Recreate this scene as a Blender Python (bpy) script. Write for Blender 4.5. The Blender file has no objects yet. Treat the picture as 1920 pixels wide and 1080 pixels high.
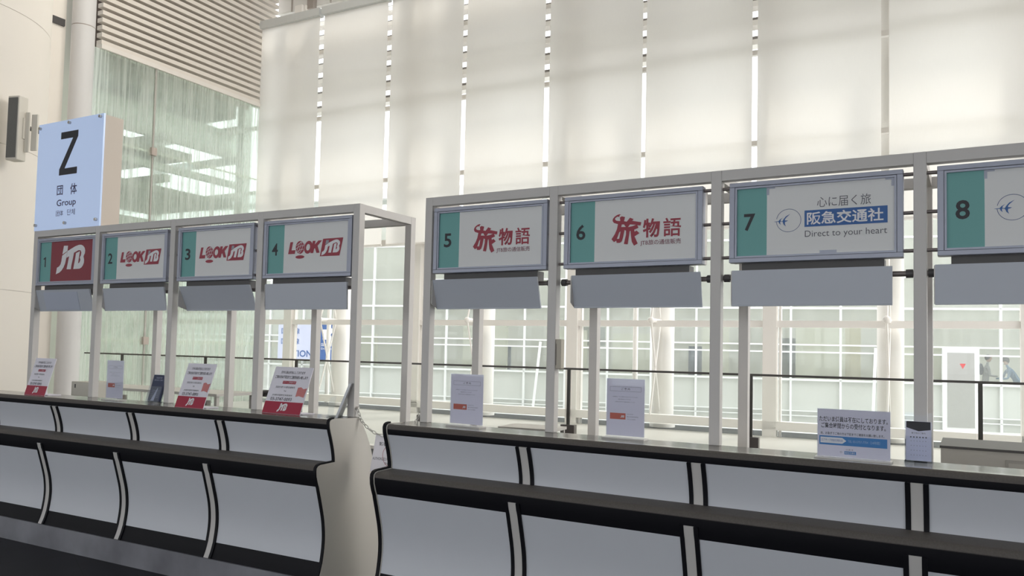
import bpy, bmesh, math, random
from mathutils import Vector, Matrix
from mathutils.geometry import tessellate_polygon
random.seed(7)
sc = bpy.context.scene
col = sc.collection

# ------------------------------------------------------------------ camera
F_PX, PITCH, ROLL = 1500.0, 0.048447, 0.022172
cp, sp, cr, sr = math.cos(PITCH), math.sin(PITCH), math.cos(ROLL), math.sin(ROLL)
r0 = Vector((1, 0, 0)); fw = Vector((0, cp, sp)); up0 = Vector((0, -sp, cp))
rt = cr * r0 + sr * up0; upv = -sr * r0 + cr * up0
cam = bpy.data.cameras.new('camera'); camo = bpy.data.objects.new('camera', cam); col.objects.link(camo)
CAMZ = 1.575
camo.matrix_world = Matrix(((rt.x, upv.x, -fw.x, 0), (rt.y, upv.y, -fw.y, 0), (rt.z, upv.z, -fw.z, CAMZ), (0, 0, 0, 1)))
cam.sensor_width = 36; cam.lens = 36 * F_PX / 1920
cam.shift_x = 2.2 / 1920; cam.shift_y = 43.2 / 1920
cam.clip_start = 0.05; cam.clip_end = 300
sc.camera = camo

# ------------------------------------------------------------------ world, sun, lights, exposure
w = bpy.data.worlds.new('world'); sc.world = w; w.use_nodes = True
nt = w.node_tree; bg = nt.nodes['Background']
bg.inputs[0].default_value = (0.97, 1.0, 1.03, 1); bg.inputs[1].default_value = 2.9
sun = bpy.data.lights.new('sun', 'SUN'); sun.energy = 1.5; sun.angle = math.radians(12); sun.color = (1, .95, .86)
suno = bpy.data.objects.new('sun', sun); col.objects.link(suno)
# sunlight comes from outside, beyond the window wall and to the right
suno.rotation_euler = Vector((0.62, 0.50, 0.75)).to_track_quat('Z', 'Y').to_euler()
hall = bpy.data.lights.new('hall_front_fill', 'AREA'); hall.shape = 'RECTANGLE'; hall.size = 14; hall.size_y = 10
hall.energy = 200; hall.color = (.90, .94, 1.0)  # added overhead fill that lifts the counter fronts, not a fitted lamp
hallo = bpy.data.objects.new('hall_front_fill', hall); col.objects.link(hallo); hallo.location = (0, -7, 12.6)
side = bpy.data.lights.new('column_fill', 'AREA'); side.shape = 'RECTANGLE'; side.size = 7; side.size_y = 7
side.energy = 620; side.color = (1.0, .95, .86)  # added warm fill to brighten the left columns, no actual skylight there
sideo = bpy.data.objects.new('column_fill', side); col.objects.link(sideo); sideo.location = (-6.0, 12.5, 12.9)
sideo.rotation_euler = Vector((.55, -.25, 1)).to_track_quat('Z', 'Y').to_euler()
rfill = bpy.data.lights.new('right_side_fill', 'AREA'); rfill.shape = 'RECTANGLE'; rfill.size = 8; rfill.size_y = 8
rfill.energy = 1100; rfill.color = (1.0, .93, .84)  # added fill from the right for the post side faces, no actual skylight
rfillo = bpy.data.objects.new('right_side_fill', rfill); col.objects.link(rfillo); rfillo.location = (13.0, 4.5, 10.5)
rfillo.rotation_euler = Vector((1, .08, .62)).to_track_quat('Z', 'Y').to_euler()
sc.view_settings.view_transform = 'Standard'; sc.view_settings.look = 'None'
sc.view_settings.exposure = 0.0; sc.view_settings.gamma = 1.0; sc.view_settings.use_curve_mapping = False

# ------------------------------------------------------------------ materials
def lin(c):
    return tuple(((x / 255) / 12.92 if x / 255 <= .04045 else ((x / 255 + .055) / 1.055) ** 2.4) for x in c)
MATS = {}
def mat(name, color, rough=.5, metal=0, noise=0.0, scale=20, emit=None, estr=0, spec=.5):
    if name in MATS: return MATS[name]
    m = bpy.data.materials.new(name); m.use_nodes = True; MATS[name] = m
    n = m.node_tree.nodes; l = m.node_tree.links; b = n['Principled BSDF']
    b.inputs['Roughness'].default_value = rough; b.inputs['Metallic'].default_value = metal
    b.inputs['Specular IOR Level'].default_value = spec
    b.inputs['Base Color'].default_value = (*color, 1)
    if noise:
        tc = n.new('ShaderNodeTexCoord'); nz = n.new('ShaderNodeTexNoise'); nz.inputs['Scale'].default_value = scale
        nz.inputs['Detail'].default_value = 4
        l.new(tc.outputs['Object'], nz.inputs['Vector'])
        mp = n.new('ShaderNodeMapRange'); mp.inputs[3].default_value = 1 - noise; mp.inputs[4].default_value = 1 + noise
        l.new(nz.outputs['Fac'], mp.inputs[0])
        mx = n.new('ShaderNodeVectorMath'); mx.operation = 'SCALE'
        mx.inputs[0].default_value = color; l.new(mp.outputs[0], mx.inputs['Scale'])
        l.new(mx.outputs[0], b.inputs['Base Color'])
    if emit:
        b.inputs['Emission Color'].default_value = (*emit, 1); b.inputs['Emission Strength'].default_value = estr
    return m
def glass_mat(name, tint, gloss=.08, rough=.02, milk=0.0, haze=None):
    m = bpy.data.materials.new(name); m.use_nodes = True; MATS[name] = m
    n = m.node_tree.nodes; l = m.node_tree.links; out = n['Material Output']; n.remove(n['Principled BSDF'])
    t = n.new('ShaderNodeBsdfTransparent'); t.inputs[0].default_value = (*tint, 1)
    g = n.new('ShaderNodeBsdfGlossy'); g.inputs['Roughness'].default_value = rough; g.inputs[0].default_value = (.9, .95, .95, 1)
    lw = n.new('ShaderNodeLayerWeight'); lw.inputs[0].default_value = .3
    ml = n.new('ShaderNodeMath'); ml.operation = 'MULTIPLY_ADD'; ml.inputs[1].default_value = .2; ml.inputs[2].default_value = gloss
    l.new(lw.outputs['Fresnel'], ml.inputs[0])
    mx = n.new('ShaderNodeMixShader'); l.new(ml.outputs[0], mx.inputs[0]); l.new(t.outputs[0], mx.inputs[1]); l.new(g.outputs[0], mx.inputs[2])
    if milk:
        d = n.new('ShaderNodeBsdfDiffuse' if haze else 'ShaderNodeBsdfTranslucent'); d.inputs[0].default_value = (*(haze or (.9, .95, .9)), 1)
        m2 = n.new('ShaderNodeMixShader'); m2.inputs[0].default_value = milk
        l.new(mx.outputs[0], m2.inputs[1]); l.new(d.outputs[0], m2.inputs[2]); l.new(m2.outputs[0], out.inputs[0])
    else:
        l.new(mx.outputs[0], out.inputs[0])
    return m

M_post = mat('painted_steel', (.61, .587, .565), .45, noise=.02, scale=8)
M_panel = mat('white_laminate', (.66, .68, .73), .42, noise=.02, scale=5)
M_end = mat('cream_laminate', (.60, .575, .53), .5, noise=.02, scale=5)
M_black = mat('black_laminate', (.007, .007, .010), .55, noise=.15, scale=60, spec=.2)
M_ledge = mat('grey_ledge_laminate', (.115, .103, .094), .55, noise=.25, scale=140, spec=.25)
M_top = mat('grey_laminate_top', (.19, .18, .165), .15, noise=.2, scale=140, spec=1.0)
M_strip = mat('divider_grey', (.62, .60, .58), .5)
M_steel = mat('dark_brushed_steel', (.38, .38, .42), .25, .45, noise=.7, scale=2.2)  # broad colour noise stands in for patchy reflections on the kick plate
M_signframe = mat('sign_aluminium', (.37, .39, .47), .4, .2)
M_face = mat('sign_face', (.76, .765, .76), .5)
M_teal = mat('sign_teal', (.155, .40, .38), .5)
M_num = mat('print_black', (.018, .018, .025), .5)
M_red = mat('print_red', (.34, .035, .06), .5)
M_redface = mat('sign_red_face', (.26, .028, .045), .5)
M_blue = mat('print_blue', (.03, .12, .36), .5)
M_white = mat('print_white', (.80, .80, .82), .5)
M_grey = mat('print_grey', (.10, .10, .12), .5)
M_lgrey = mat('print_light_grey', (.33, .33, .38), .5)
M_flap = mat('grey_hood', (.50, .53, .59), .45)
M_dark = mat('dark_grey_metal', (.075, .07, .07), .45)
M_rod = mat('bar_metal', (.22, .19, .18), .35, .5)
M_chrome = mat('chrome', (.55, .53, .50), .25, .9)
M_paper = mat('notice_paper', (.66, .65, .72), .6)
M_board = mat('notice_board_white', (.82, .80, .88), .5)
M_boardred = mat('notice_red', (.40, .03, .065), .5)
M_orange = mat('notice_orange', (.62, .14, .09), .5)
M_pink = mat('notice_pink', (.62, .22, .22), .5)
M_sky = mat('notice_blue', (.045, .24, .56), .5)
M_acr = glass_mat('clear_acrylic', (.95, .96, .98), .01)
M_glass = glass_mat('window_glass', (.985, .985, .98), .0)
M_rail_glass = glass_mat('balustrade_glass', (.97, .98, .97), .0, milk=.05)
M_wallw = mat('white_paint', (.80, .785, .76), .7, noise=.015, scale=2)
M_hall = mat('hall_grey_paint', (.50, .50, .50), .8)
M_column = mat('column_paint', (.86, .81, .74), .6, noise=.02, scale=1.5)
M_duct = mat('duct_paint', (.68, .67, .67), .5)
M_frame = mat('window_frame_white', (.93, .90, .86), .5)
M_zside = mat('sign_box_side', (.66, .58, .50), .6)
M_concrete = mat('dark_cap', (.10, .09, .085), .5)
M_facade = mat('facade_glass', (.60, .615, .58), .35, noise=.05, scale=.6)
M_facade2 = mat('facade_interior', (.62, .62, .56), .6, noise=.3, scale=.35)
M_mull = mat('facade_frame', (.86, .87, .86), .5)
M_ground = mat('outside_paving', (.72, .72, .70), .8, noise=.05, scale=1)
M_skin = mat('skin', (.42, .27, .20), .6)
M_hair = mat('hair', (.03, .028, .03), .7)
M_shirt = mat('grey_shirt', (.28, .29, .29), .8)
M_jacket = mat('blue_jacket', (.12, .22, .34), .8)
M_trouser = mat('dark_trousers', (.05, .06, .09), .8)
M_desk = mat('desk_grey', (.56, .54, .50), .5)

# floor tiles
def floor_mat():
    m = bpy.data.materials.new('slate_floor_tiles'); m.use_nodes = True
    n = m.node_tree.nodes; l = m.node_tree.links; b = n['Principled BSDF']
    tc = n.new('ShaderNodeTexCoord'); mp = n.new('ShaderNodeMapping'); mp.inputs['Rotation'].default_value[2] = .49
    l.new(tc.outputs['Object'], mp.inputs[0])
    br = n.new('ShaderNodeTexBrick'); br.inputs['Scale'].default_value = 1; br.inputs['Brick Width'].default_value = .9
    br.inputs['Row Height'].default_value = .9; br.inputs['Mortar Size'].default_value = .004; br.offset = 0
    br.inputs['Color1'].default_value = (.013, .014, .020, 1); br.inputs['Color2'].default_value = (.017, .017, .024, 1)
    br.inputs['Mortar'].default_value = (.008, .008, .01, 1)
    nz = n.new('ShaderNodeTexNoise'); nz.inputs['Scale'].default_value = 3.5; nz.inputs['Detail'].default_value = 6
    l.new(mp.outputs[0], br.inputs[0]); l.new(mp.outputs[0], nz.inputs[0])
    mx = n.new('ShaderNodeMixRGB'); mx.blend_type = 'MULTIPLY'; mx.inputs[0].default_value = .75
    l.new(br.outputs[0], mx.inputs[1]); l.new(nz.outputs[0], mx.inputs[2]); l.new(mx.outputs[0], b.inputs['Base Color'])
    b.inputs['Roughness'].default_value = .5; b.inputs['Specular IOR Level'].default_value = .15
    return m
# blinds: woven translucent cloth
def blind_mat():
    m = bpy.data.materials.new('woven_blind_cloth'); m.use_nodes = True
    n = m.node_tree.nodes; l = m.node_tree.links; out = n['Material Output']; n.remove(n['Principled BSDF'])
    tc = n.new('ShaderNodeTexCoord'); nz = n.new('ShaderNodeTexNoise'); nz.inputs['Scale'].default_value = .8; nz.inputs['Detail'].default_value = 2
    wv = n.new('ShaderNodeTexNoise'); wv.inputs['Scale'].default_value = 30
    mp = n.new('ShaderNodeMapping'); mp.inputs['Scale'].default_value = (6, 6, .15)
    l.new(tc.outputs['Object'], nz.inputs[0]); l.new(tc.outputs['Object'], mp.inputs[0]); l.new(mp.outputs[0], wv.inputs[0])
    add = n.new('ShaderNodeMath'); add.operation = 'ADD'; l.new(nz.outputs['Fac'], add.inputs[0]); l.new(wv.outputs['Fac'], add.inputs[1])
    mr = n.new('ShaderNodeMapRange'); mr.inputs[1].default_value = .6; mr.inputs[2].default_value = 1.4
    mr.inputs[3].default_value = .96; mr.inputs[4].default_value = 1.0
    l.new(add.outputs[0], mr.inputs[0])
    sc_ = n.new('ShaderNodeVectorMath'); sc_.operation = 'SCALE'; sc_.inputs[0].default_value = (.84, .825, .80)
    l.new(mr.outputs[0], sc_.inputs['Scale'])
    t = n.new('ShaderNodeBsdfTranslucent'); d = n.new('ShaderNodeBsdfDiffuse'); d.inputs[0].default_value = (.78, .76, .72, 1)
    l.new(sc_.outputs[0], t.inputs[0])
    tr = n.new('ShaderNodeBsdfTransparent')
    m1 = n.new('ShaderNodeMixShader'); m1.inputs[0].default_value = .10; l.new(t.outputs[0], m1.inputs[1]); l.new(d.outputs[0], m1.inputs[2])
    m2 = n.new('ShaderNodeMixShader'); m2.inputs[0].default_value = .07; l.new(m1.outputs[0], m2.inputs[1]); l.new(tr.outputs[0], m2.inputs[2])
    l.new(m2.outputs[0], out.inputs[0]); return m
# fritted glass: vertical streaks
def frit_mat():
    m = bpy.data.materials.new('fritted_glass'); m.use_nodes = True
    n = m.node_tree.nodes; l = m.node_tree.links; out = n['Material Output']; n.remove(n['Principled BSDF'])
    tc = n.new('ShaderNodeTexCoord'); mp = n.new('ShaderNodeMapping'); mp.inputs['Scale'].default_value = (22, 22, .45)
    nz = n.new('ShaderNodeTexNoise'); nz.inputs['Scale'].default_value = 1; nz.inputs['Detail'].default_value = 3
    l.new(tc.outputs['Object'], mp.inputs[0]); l.new(mp.outputs[0], nz.inputs[0])
    rp = n.new('ShaderNodeMapRange'); rp.inputs[1].default_value = .42; rp.inputs[2].default_value = .62
    rp.inputs[3].default_value = .25; rp.inputs[4].default_value = .72; l.new(nz.outputs['Fac'], rp.inputs[0])
    t = n.new('ShaderNodeBsdfTransparent'); t.inputs[0].default_value = (.90, .96, .92, 1)
    tl = n.new('ShaderNodeBsdfTranslucent'); tl.inputs[0].default_value = (.95, .97, .93, 1)
    df = n.new('ShaderNodeBsdfDiffuse'); df.inputs[0].default_value = (.90, .92, .88, 1)
    a = n.new('ShaderNodeMixShader'); a.inputs[0].default_value = .2; l.new(tl.outputs[0], a.inputs[1]); l.new(df.outputs[0], a.inputs[2])
    b = n.new('ShaderNodeMixShader'); l.new(rp.outputs[0], b.inputs[0]); l.new(t.outputs[0], b.inputs[1]); l.new(a.outputs[0], b.inputs[2])
    l.new(b.outputs[0], out.inputs[0]); return m
def paper_mat():
    m = bpy.data.materials.new('thin_paper'); m.use_nodes = True
    n = m.node_tree.nodes; l = m.node_tree.links; out = n['Material Output']; n.remove(n['Principled BSDF'])
    d = n.new('ShaderNodeBsdfDiffuse'); d.inputs[0].default_value = (.88, .86, .93, 1); t = n.new('ShaderNodeBsdfTranslucent'); t.inputs[0].default_value = (.88, .86, .93, 1)
    x = n.new('ShaderNodeMixShader'); x.inputs[0].default_value = .28
    l.new(d.outputs[0], x.inputs[1]); l.new(t.outputs[0], x.inputs[2]); l.new(x.outputs[0], out.inputs[0]); return m
M_paper = paper_mat()
M_floor = floor_mat(); M_blind = blind_mat(); M_frit = frit_mat()

# ------------------------------------------------------------------ mesh helpers
class MB:
    """collects geometry for ONE mesh object"""
    def __init__(s): s.bm = bmesh.new()
    def box(s, x0, x1, y0, y1, z0, z1):
        v = [s.bm.verts.new(p) for p in ((x0, y0, z0), (x1, y0, z0), (x1, y1, z0), (x0, y1, z0), (x0, y0, z1), (x1, y0, z1), (x1, y1, z1), (x0, y1, z1))]
        for f in ((0, 3, 2, 1), (4, 5, 6, 7), (0, 1, 5, 4), (1, 2, 6, 5), (2, 3, 7, 6), (3, 0, 4, 7)): s.bm.faces.new([v[i] for i in f])
        return s
    def bar(s, a, b, r, n=10, r2=None):
        a = Vector(a); b = Vector(b); d = b - a; L = d.length
        if L < 1e-6: return s
        q = d.to_track_quat('Z', 'Y'); r2 = r if r2 is None else r2
        A = [s.bm.verts.new(a + q @ Vector((r * math.cos(2 * math.pi * i / n), r * math.sin(2 * math.pi * i / n), 0))) for i in range(n)]
        B = [s.bm.verts.new(b + q @ Vector((r2 * math.cos(2 * math.pi * i / n), r2 * math.sin(2 * math.pi * i / n), 0))) for i in range(n)]
        for i in range(n): s.bm.faces.new((A[i], A[(i + 1) % n], B[(i + 1) % n], B[i]))
        s.bm.faces.new(A[::-1]); s.bm.faces.new(B); return s
    def tube(s, pts, r, n=8):
        for a, b in zip(pts, pts[1:]): s.bar(a, b, r, n)
        return s
    def ball(s, c, r, sx=1, sy=1, sz=1, n=12):
        g = bmesh.ops.create_uvsphere(s.bm, u_segments=n, v_segments=max(6, n * 2 // 3), radius=r)
        for v in g['verts']: v.co = Vector((v.co.x * sx + c[0], v.co.y * sy + c[1], v.co.z * sz + c[2]))
        return s
    def torus(s, c, ax, ay, R, Rb, r, n=14, k=6):
        """oval ring, long axis ax (R), short axis ay (Rb)"""
        c = Vector(c); ax = Vector(ax).normalized(); ay = Vector(ay).normalized(); az = ax.cross(ay)
        rings = []
        for i in range(n):
            t = 2 * math.pi * i / n; p = c + ax * R * math.cos(t) + ay * Rb * math.sin(t)
            o = (ax * math.cos(t) + ay * math.sin(t)).normalized()
            rings.append([s.bm.verts.new(p + o * r * math.cos(2 * math.pi * j / k) + az * r * math.sin(2 * math.pi * j / k)) for j in range(k)])
        for i in range(n):
            for j in range(k): s.bm.faces.new((rings[i][j], rings[(i + 1) % n][j], rings[(i + 1) % n][(j + 1) % k], rings[i][(j + 1) % k]))
        return s
    def ext(s, prof, u0, u1):
        """closed (v,z) polygon extruded along x"""
        A = [s.bm.verts.new((u0, v, z)) for v, z in prof]; B = [s.bm.verts.new((u1, v, z)) for v, z in prof]
        n = len(prof)
        for i in range(n): s.bm.faces.new((A[i], A[(i + 1) % n], B[(i + 1) % n], B[i]))
        for idx in tessellate_polygon([[Vector((0, v, z)) for v, z in prof]]):
            try: s.bm.faces.new([A[i] for i in idx]); s.bm.faces.new([B[i] for i in idx][::-1])
            except ValueError: pass
        return s
    def flat(s, outline, y, holes=(), th=0.0):
        """flat printed shape in the x-z plane facing -y"""
        polys = [[Vector((x, z, 0)) for x, z in outline]] + [[Vector((x, z, 0)) for x, z in h] for h in holes]
        pts = [p for q in polys for p in q]; vs = [s.bm.verts.new((p.x, y, p.y)) for p in pts]
        for idx in tessellate_polygon(polys):
            try: s.bm.faces.new([vs[i] for i in idx])
            except ValueError: pass
        return s
    def lathe(s, prof, n=32, c=(0, 0)):
        R = [[s.bm.verts.new((c[0] + r * math.cos(2 * math.pi * i / n), c[1] + r * math.sin(2 * math.pi * i / n), z)) for i in range(n)] for r, z in prof]
        for a, b in zip(R, R[1:]):
            for i in range(n): s.bm.faces.new((a[i], a[(i + 1) % n], b[(i + 1) % n], b[i]))
        s.bm.faces.new(R[0][::-1]); s.bm.faces.new(R[-1]); return s
    def tf(s, M):
        s.bm.transform(M); return s
    def build(s, name, m, parent=None, smooth=False, bevel=0, label=None):
        bmesh.ops.recalc_face_normals(s.bm, faces=s.bm.faces[:])
        me = bpy.data.meshes.new(name); s.bm.to_mesh(me); s.bm.free()
        me.materials.append(m); o = bpy.data.objects.new(name, me); col.objects.link(o)
        if smooth:
            for p in me.polygons: p.use_smooth = True
        me.set_sharp_from_angle(angle=math.radians(40))
        if bevel:
            b = o.modifiers.new('bevel', 'BEVEL'); b.width = bevel; b.segments = 2; b.limit_method = 'ANGLE'
        if parent: o.parent = parent
        if label: o['label'] = label
        return o

class Row:
    def __init__(s, x, y, th): s.P = Vector((x, y, 0)); s.th = th; s.d = Vector((math.cos(th), math.sin(th), 0)); s.n = Vector((-s.d.y, s.d.x, 0))
    def g(s, u, v, z): return s.P + s.d * u + s.n * v + Vector((0, 0, z))
RA = Row(-4.113, 6.846, -0.497948); RB = Row(-0.542, 4.919, -0.525010)
W = Row(4.05, 16.2, -0.49); RL = Row(2.55, 10.2, -0.47); FC = Row(14.11, 26.031, -0.30)

def thing(name, label, cat, row, loc, group=None, rot=0):
    o = bpy.data.objects.new(name, None); col.objects.link(o); o.empty_display_size = .1
    o.location = row.g(*loc); o.rotation_euler = (0, 0, row.th + rot); o['label'] = label; o['category'] = cat
    if group: o['group'] = group
    return o
def solo(o, label, cat, row, loc, group=None, rot=0):
    o.location = row.g(*loc); o.rotation_euler = (0, 0, row.th + rot); o['label'] = label; o['category'] = cat
    if group: o['group'] = group
    return o
def struct(o, row=None, loc=(0, 0, 0), rot=0):
    if row: o.location = row.g(*loc); o.rotation_euler = (0, 0, row.th + rot)
    o['kind'] = 'structure'; return o
def copy_tree(o, parent=None):
    c = o.copy(); col.objects.link(c); c.parent = parent
    for ch in list(o.children): copy_tree(ch, c)
    return c

def text_bm(s, x0, x1, z0, z1, y, bold=0.0, shear=0.0, into=None):
    """lettering fitted to the box x0..x1, z0..z1, in the x-z plane facing -y"""
    cu = bpy.data.curves.new('t', 'FONT'); cu.body = s; cu.size = 1; cu.offset = bold; cu.shear = shear; cu.resolution_u = 3
    cu.fill_mode = 'FRONT'
    o = bpy.data.objects.new('t', cu); col.objects.link(o)
    dg = bpy.context.evaluated_depsgraph_get(); me = bpy.data.meshes.new_from_object(o.evaluated_get(dg))
    mb = into or MB()
    if len(me.vertices):
        xs = [v.co.x for v in me.vertices]; ys = [v.co.y for v in me.vertices]
        ax, bx, ay, by = min(xs), max(xs), min(ys), max(ys)
        sx = (x1 - x0) / max(bx - ax, 1e-6); sz = (z1 - z0) / max(by - ay, 1e-6)
        vs = [mb.bm.verts.new((x0 + (v.co.x - ax) * sx, y, z0 + (v.co.y - ay) * sz)) for v in me.vertices]
        for p in me.polygons:
            try: mb.bm.faces.new([vs[i] for i in p.vertices])
            except ValueError: pass
    bpy.data.meshes.remove(me); bpy.data.objects.remove(o); bpy.data.curves.remove(cu)
    return mb
def ring(mb, cx, cz, rx, rz, w_, y, a0=0, a1=360, n=48):
    pts = []
    for i in range(n + 1):
        t = math.radians(a0 + (a1 - a0) * i / n); pts.append((cx + rx * math.cos(t), cz + rz * math.sin(t)))
    inn = []
    for i in range(n + 1):
        t = math.radians(a0 + (a1 - a0) * i / n); inn.append((cx + (rx - w_) * math.cos(t), cz + (rz - w_) * math.sin(t)))
    A = [mb.bm.verts.new((x, y, z)) for x, z in pts]; B = [mb.bm.verts.new((x, y, z)) for x, z in inn]
    for i in range(n): mb.bm.faces.new((A[i], A[i + 1], B[i + 1], B[i]))
    return mb
def ell(cx, cz, rx, rz, n=28): return [(cx + rx * math.cos(2 * math.pi * i / n), cz + rz * math.sin(2 * math.pi * i / n)) for i in range(n)]
def rect(x0, x1, z0, z1): return [(x0, z0), (x1, z0), (x1, z1), (x0, z1)]

# ------------------------------------------------------------------ the hall (setting)
struct(MB().box(-24, 18, -30, 1.2, -.2, 0).build('floor', M_floor), W)
struct(MB().box(-24, 18, -30, -7, 13.4, 13.6).box(-12.5, 18, -7, .4, 13.4, 13.6).build('ceiling', M_hall), W)  # left open over the stair tower so sky light brightens the streaked glass
struct(MB().box(-24.2, -24, -30, -7.0, 0, 13.6).build('wall_left', M_wallw), W)  # stops short so sky light reaches the stair tower from the left
mb = MB(); mb.box(-24, 18, -30.2, -30, 0, .6); mb.box(-24, 18, -30.2, -30, 4.7, 13.6)
for i in range(15): mb.box(-24 + i * 3, -23.8 + i * 3, -30.2, -30, .6, 4.7)
struct(mb.build('wall_rear', M_hall), W)  # unseen window gap made to send sky light onto the counter fronts
mb = MB(); mb.box(18, 18.2, -30, -9.5, 0, 13.4); mb.box(18, 18.2, -9.5, .2, 0, .3); mb.box(18, 18.2, -9.5, .2, 12.4, 13.4)
for i in range(3): mb.box(18, 18.2, -9.5 + i * 3.2, -9.3 + i * 3.2, .3, 12.4)
struct(mb.build('wall_right', M_hall), W)  # unseen opening shaped to light post sides without hitting the counter fronts
struct(MB().box(-24, 18, -6.2, 0, .0, .006).build('floor_bounce', mat('pale_bounce_floor', (.62, .60, .56), .4, noise=.05, scale=3)), W)  # unseen pale floor added to bounce window light up onto frames and columns
# window wall
COLS = (-9.52, -5.24, -.97, 3.30, 7.57, 11.84, -13.8)
MULL = (-11.4, -7.25, -3.05, 1.16, 5.45, 9.7, 13.9)
win = struct(MB().box(-24, 18, .16, .175, 0, 10.9).build('window_1', M_glass), W)
mb = MB(); mb.box(-24, 18, .02, .20, 2.13, 2.26); mb.box(-24, 18, -.02, .22, .13, .30)
mb.box(-24, 18, .05, .20, 4.13, 4.28)
for z in (5.83, 7.68, 9.5): mb.box(-24, 18, .08, .18, z - .05, z + .05)
mb.build('transom', M_frame, win)
for x in MULL: MB().box(x - .13, x + .13, -.02, .22, 0, 10.9).build('mullion', M_frame, win)
for x in MULL: MB().box(x + .17, x + .21, .05, .15, 0, 10.9).build('cover_strip', M_frame, win)
# wall above the windows: white boards divided by dark channels
wt = MB().box(-12.4, 18, .25, .40, 10.9, 13.5).build('wall_upper', M_wallw); struct(wt, W)
mb = MB(); mb.box(-12.4, 18, .22, .26, 11.35, 11.40)
for i in range(21): mb.box(-11.9 + i * 1.4, -11.86 + i * 1.4, .22, .26, 10.9, 13.5)
mb.build('panel_channel', mat('taupe_channel', (.40, .36, .33), .6), wt)
for x in (-11.2, -7.0): MB().box(x, x + .22, .1, .24, 10.8, 13.5).build('duct_strip', mat('taupe', (.36, .32, .29), .6), wt)
# dark canopy with beams outside the upper panes
cn = thing('window_canopy', 'grey slatted canopy band seen through the gaps between the tall blinds', 'canopy', W, (0, 1.0, 8.1))
mb = MB()
for i in range(7): mb.box(-12, 16, .3, .4, .28 + i * .42, .40 + i * .42)
mb.build('backing', mat('canopy_grey', (.25, .23, .22), .7), cn)
mb = MB()
for i in range(7): mb.box(-12, 16, 0, .28, .1 + i * .42, .22 + i * .42)
mb.build('slat', M_frame, cn)
for x in (-11, -2, 10): MB().bar((x, .2, -8.1), (x, .2, 0), .06).build('prop', M_frame, cn)

_c = Vector((0, 0, 0)) - W.P; WCAM = (_c.dot(W.d), _c.dot(W.n))
# round columns of the window wall with rod trusses
def lattice(t, width, m):
    z0 = .30
    for k in range(2):
        a, b = z0 + k * 1.95, z0 + (k + 1) * 1.95
        mb = MB(); mb.bar((0, -.2, a), (0, -width, b), .022, 6); mb.bar((0, -width, a), (0, -.2, b), .022, 6)
        mb.build('cross_brace', m, t)
        MB().bar((0, 0, b), (0, -width, b), .05, 8).build('strut', m, t)
        MB().ball((0, -width, b), .07).build('node', m, t, True)
names = {-9.52: 'white round window column just left of the gap behind the fourth sign bay', -5.24: 'white round window column seen under sign 5 behind the counter',
         -.97: 'white round window column seen under sign 6 with crossed rods beside it', 3.30: 'white round window column under sign 7 beside the blue notice stand',
         7.57: 'white round window column beyond the right edge of the photo', 11.84: 'second white round window column beyond the right edge',
         -13.8: 'white round window column behind the streaked glass wall'}
for x in COLS[:4] + (7.57, 11.84):
    xs_ = x + (x - WCAM[0]) * .65 / (-.1 - WCAM[1])
    t = thing('window_column', names[x], 'column', W, (xs_, .62, 0), 'round columns along the window wall')
    MB().bar((0, 0, 0), (0, 0, 10.9), .235, 28).build('shaft', M_frame, t, True)
    MB().lathe([(.27, 0), (.27, .08), (.24, .10)], 28).build('base_ring', M_frame, t)
    lattice(t, .85 if x < 0 else 1.3, M_frame)

# ------------------------------------------------------------------ tall roller blinds
edges = [(-12.28, -10.21), (-10.06, -8.0), (-7.87, -5.78), (-5.67, -3.63), (-3.51, -1.36), (-1.28, .88), (.98, 3.17), (3.30, 5.4), (5.52, 7.7), (7.8, 10.0), (10.1, 12.3), (12.4, 14.6), (14.7, 16.9)]
bl = ['tall cream roller blind directly right of the louvres', 'second tall cream roller blind from the louvres', 'tall cream roller blind above the gap between the two counters',
      'tall cream roller blind above signs 5 and 6', 'tall cream roller blind, fifth from the louvre screen', 'sixth tall cream roller blind from the louvres',
      'tall cream roller blind above sign 7', 'wide tall cream roller blind above sign 8 at the right edge']
for i, (a, b) in enumerate(edges):
    lab = bl[i] if i < 8 else 'tall cream roller blind outside the right edge of the photo'  # unseen blinds past the edge are kept to shape light from the right
    t = thing('roller_blind', lab, 'blind', W, ((a + b) / 2, -.45, 4.08), 'tall roller blinds over the windows')
    h = (b - a) / 2
    MB().box(-h, h, 0, .004, 0, 6.25).build('cloth', M_blind, t)
    MB().bar((-h, .002, .0), (h, .002, .0), .022, 8).build('hem_bar', M_frame, t)
    MB().box(-h - .03, h + .03, -.10, .10, 6.12, 6.32).build('head_rail', mat('head_rail', (.62, .63, .62), .5), t)

# ------------------------------------------------------------------ glass side wall with louvres, tower behind, columns at left
UF = -12.33
gw = thing('streaked_glass_wall', 'tall glass side wall with fine vertical white streaks below the louvres', 'glass wall', W, (UF, 0, 0))
for (a, b) in ((-5.34, -3.72), (-3.66, -.03)):
    MB().box(-.01, .01, a, b, .05, 8.05).build('glass_pane', M_frit, gw)
for y in (-3.69, -.06, -5.31): MB().box(-.02, .02, y - .02, y + .02, 0, 8.05).build('pane_joint', mat('joint_grey', (.45, .43, .40), .5), gw)
for z in (1.6, 6.07):
    MB().bar((-.05, -5.1, z), (-.05, -.1, z), .022).build('tie_rod', M_frame, gw)
    for y in (-3.69, -.10): MB().box(-.07, .07, y - .07, y + .07, z - .09, z + .09).build('clamp', mat('clamp_taupe', (.48, .41, .37), .5), gw)
lv = thing('louvre_screen', 'large cream horizontal louvre screen at the top left', 'louvres', W, (UF, 0, 8.05))
mb = MB()
for i in range(29): mb.box(-.12, .06, -5.15, .12, .10 + i * .168, .195 + i * .168)
mb.build('slat', mat('louvre_cream', (.74, .69, .63), .6), lv)
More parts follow.
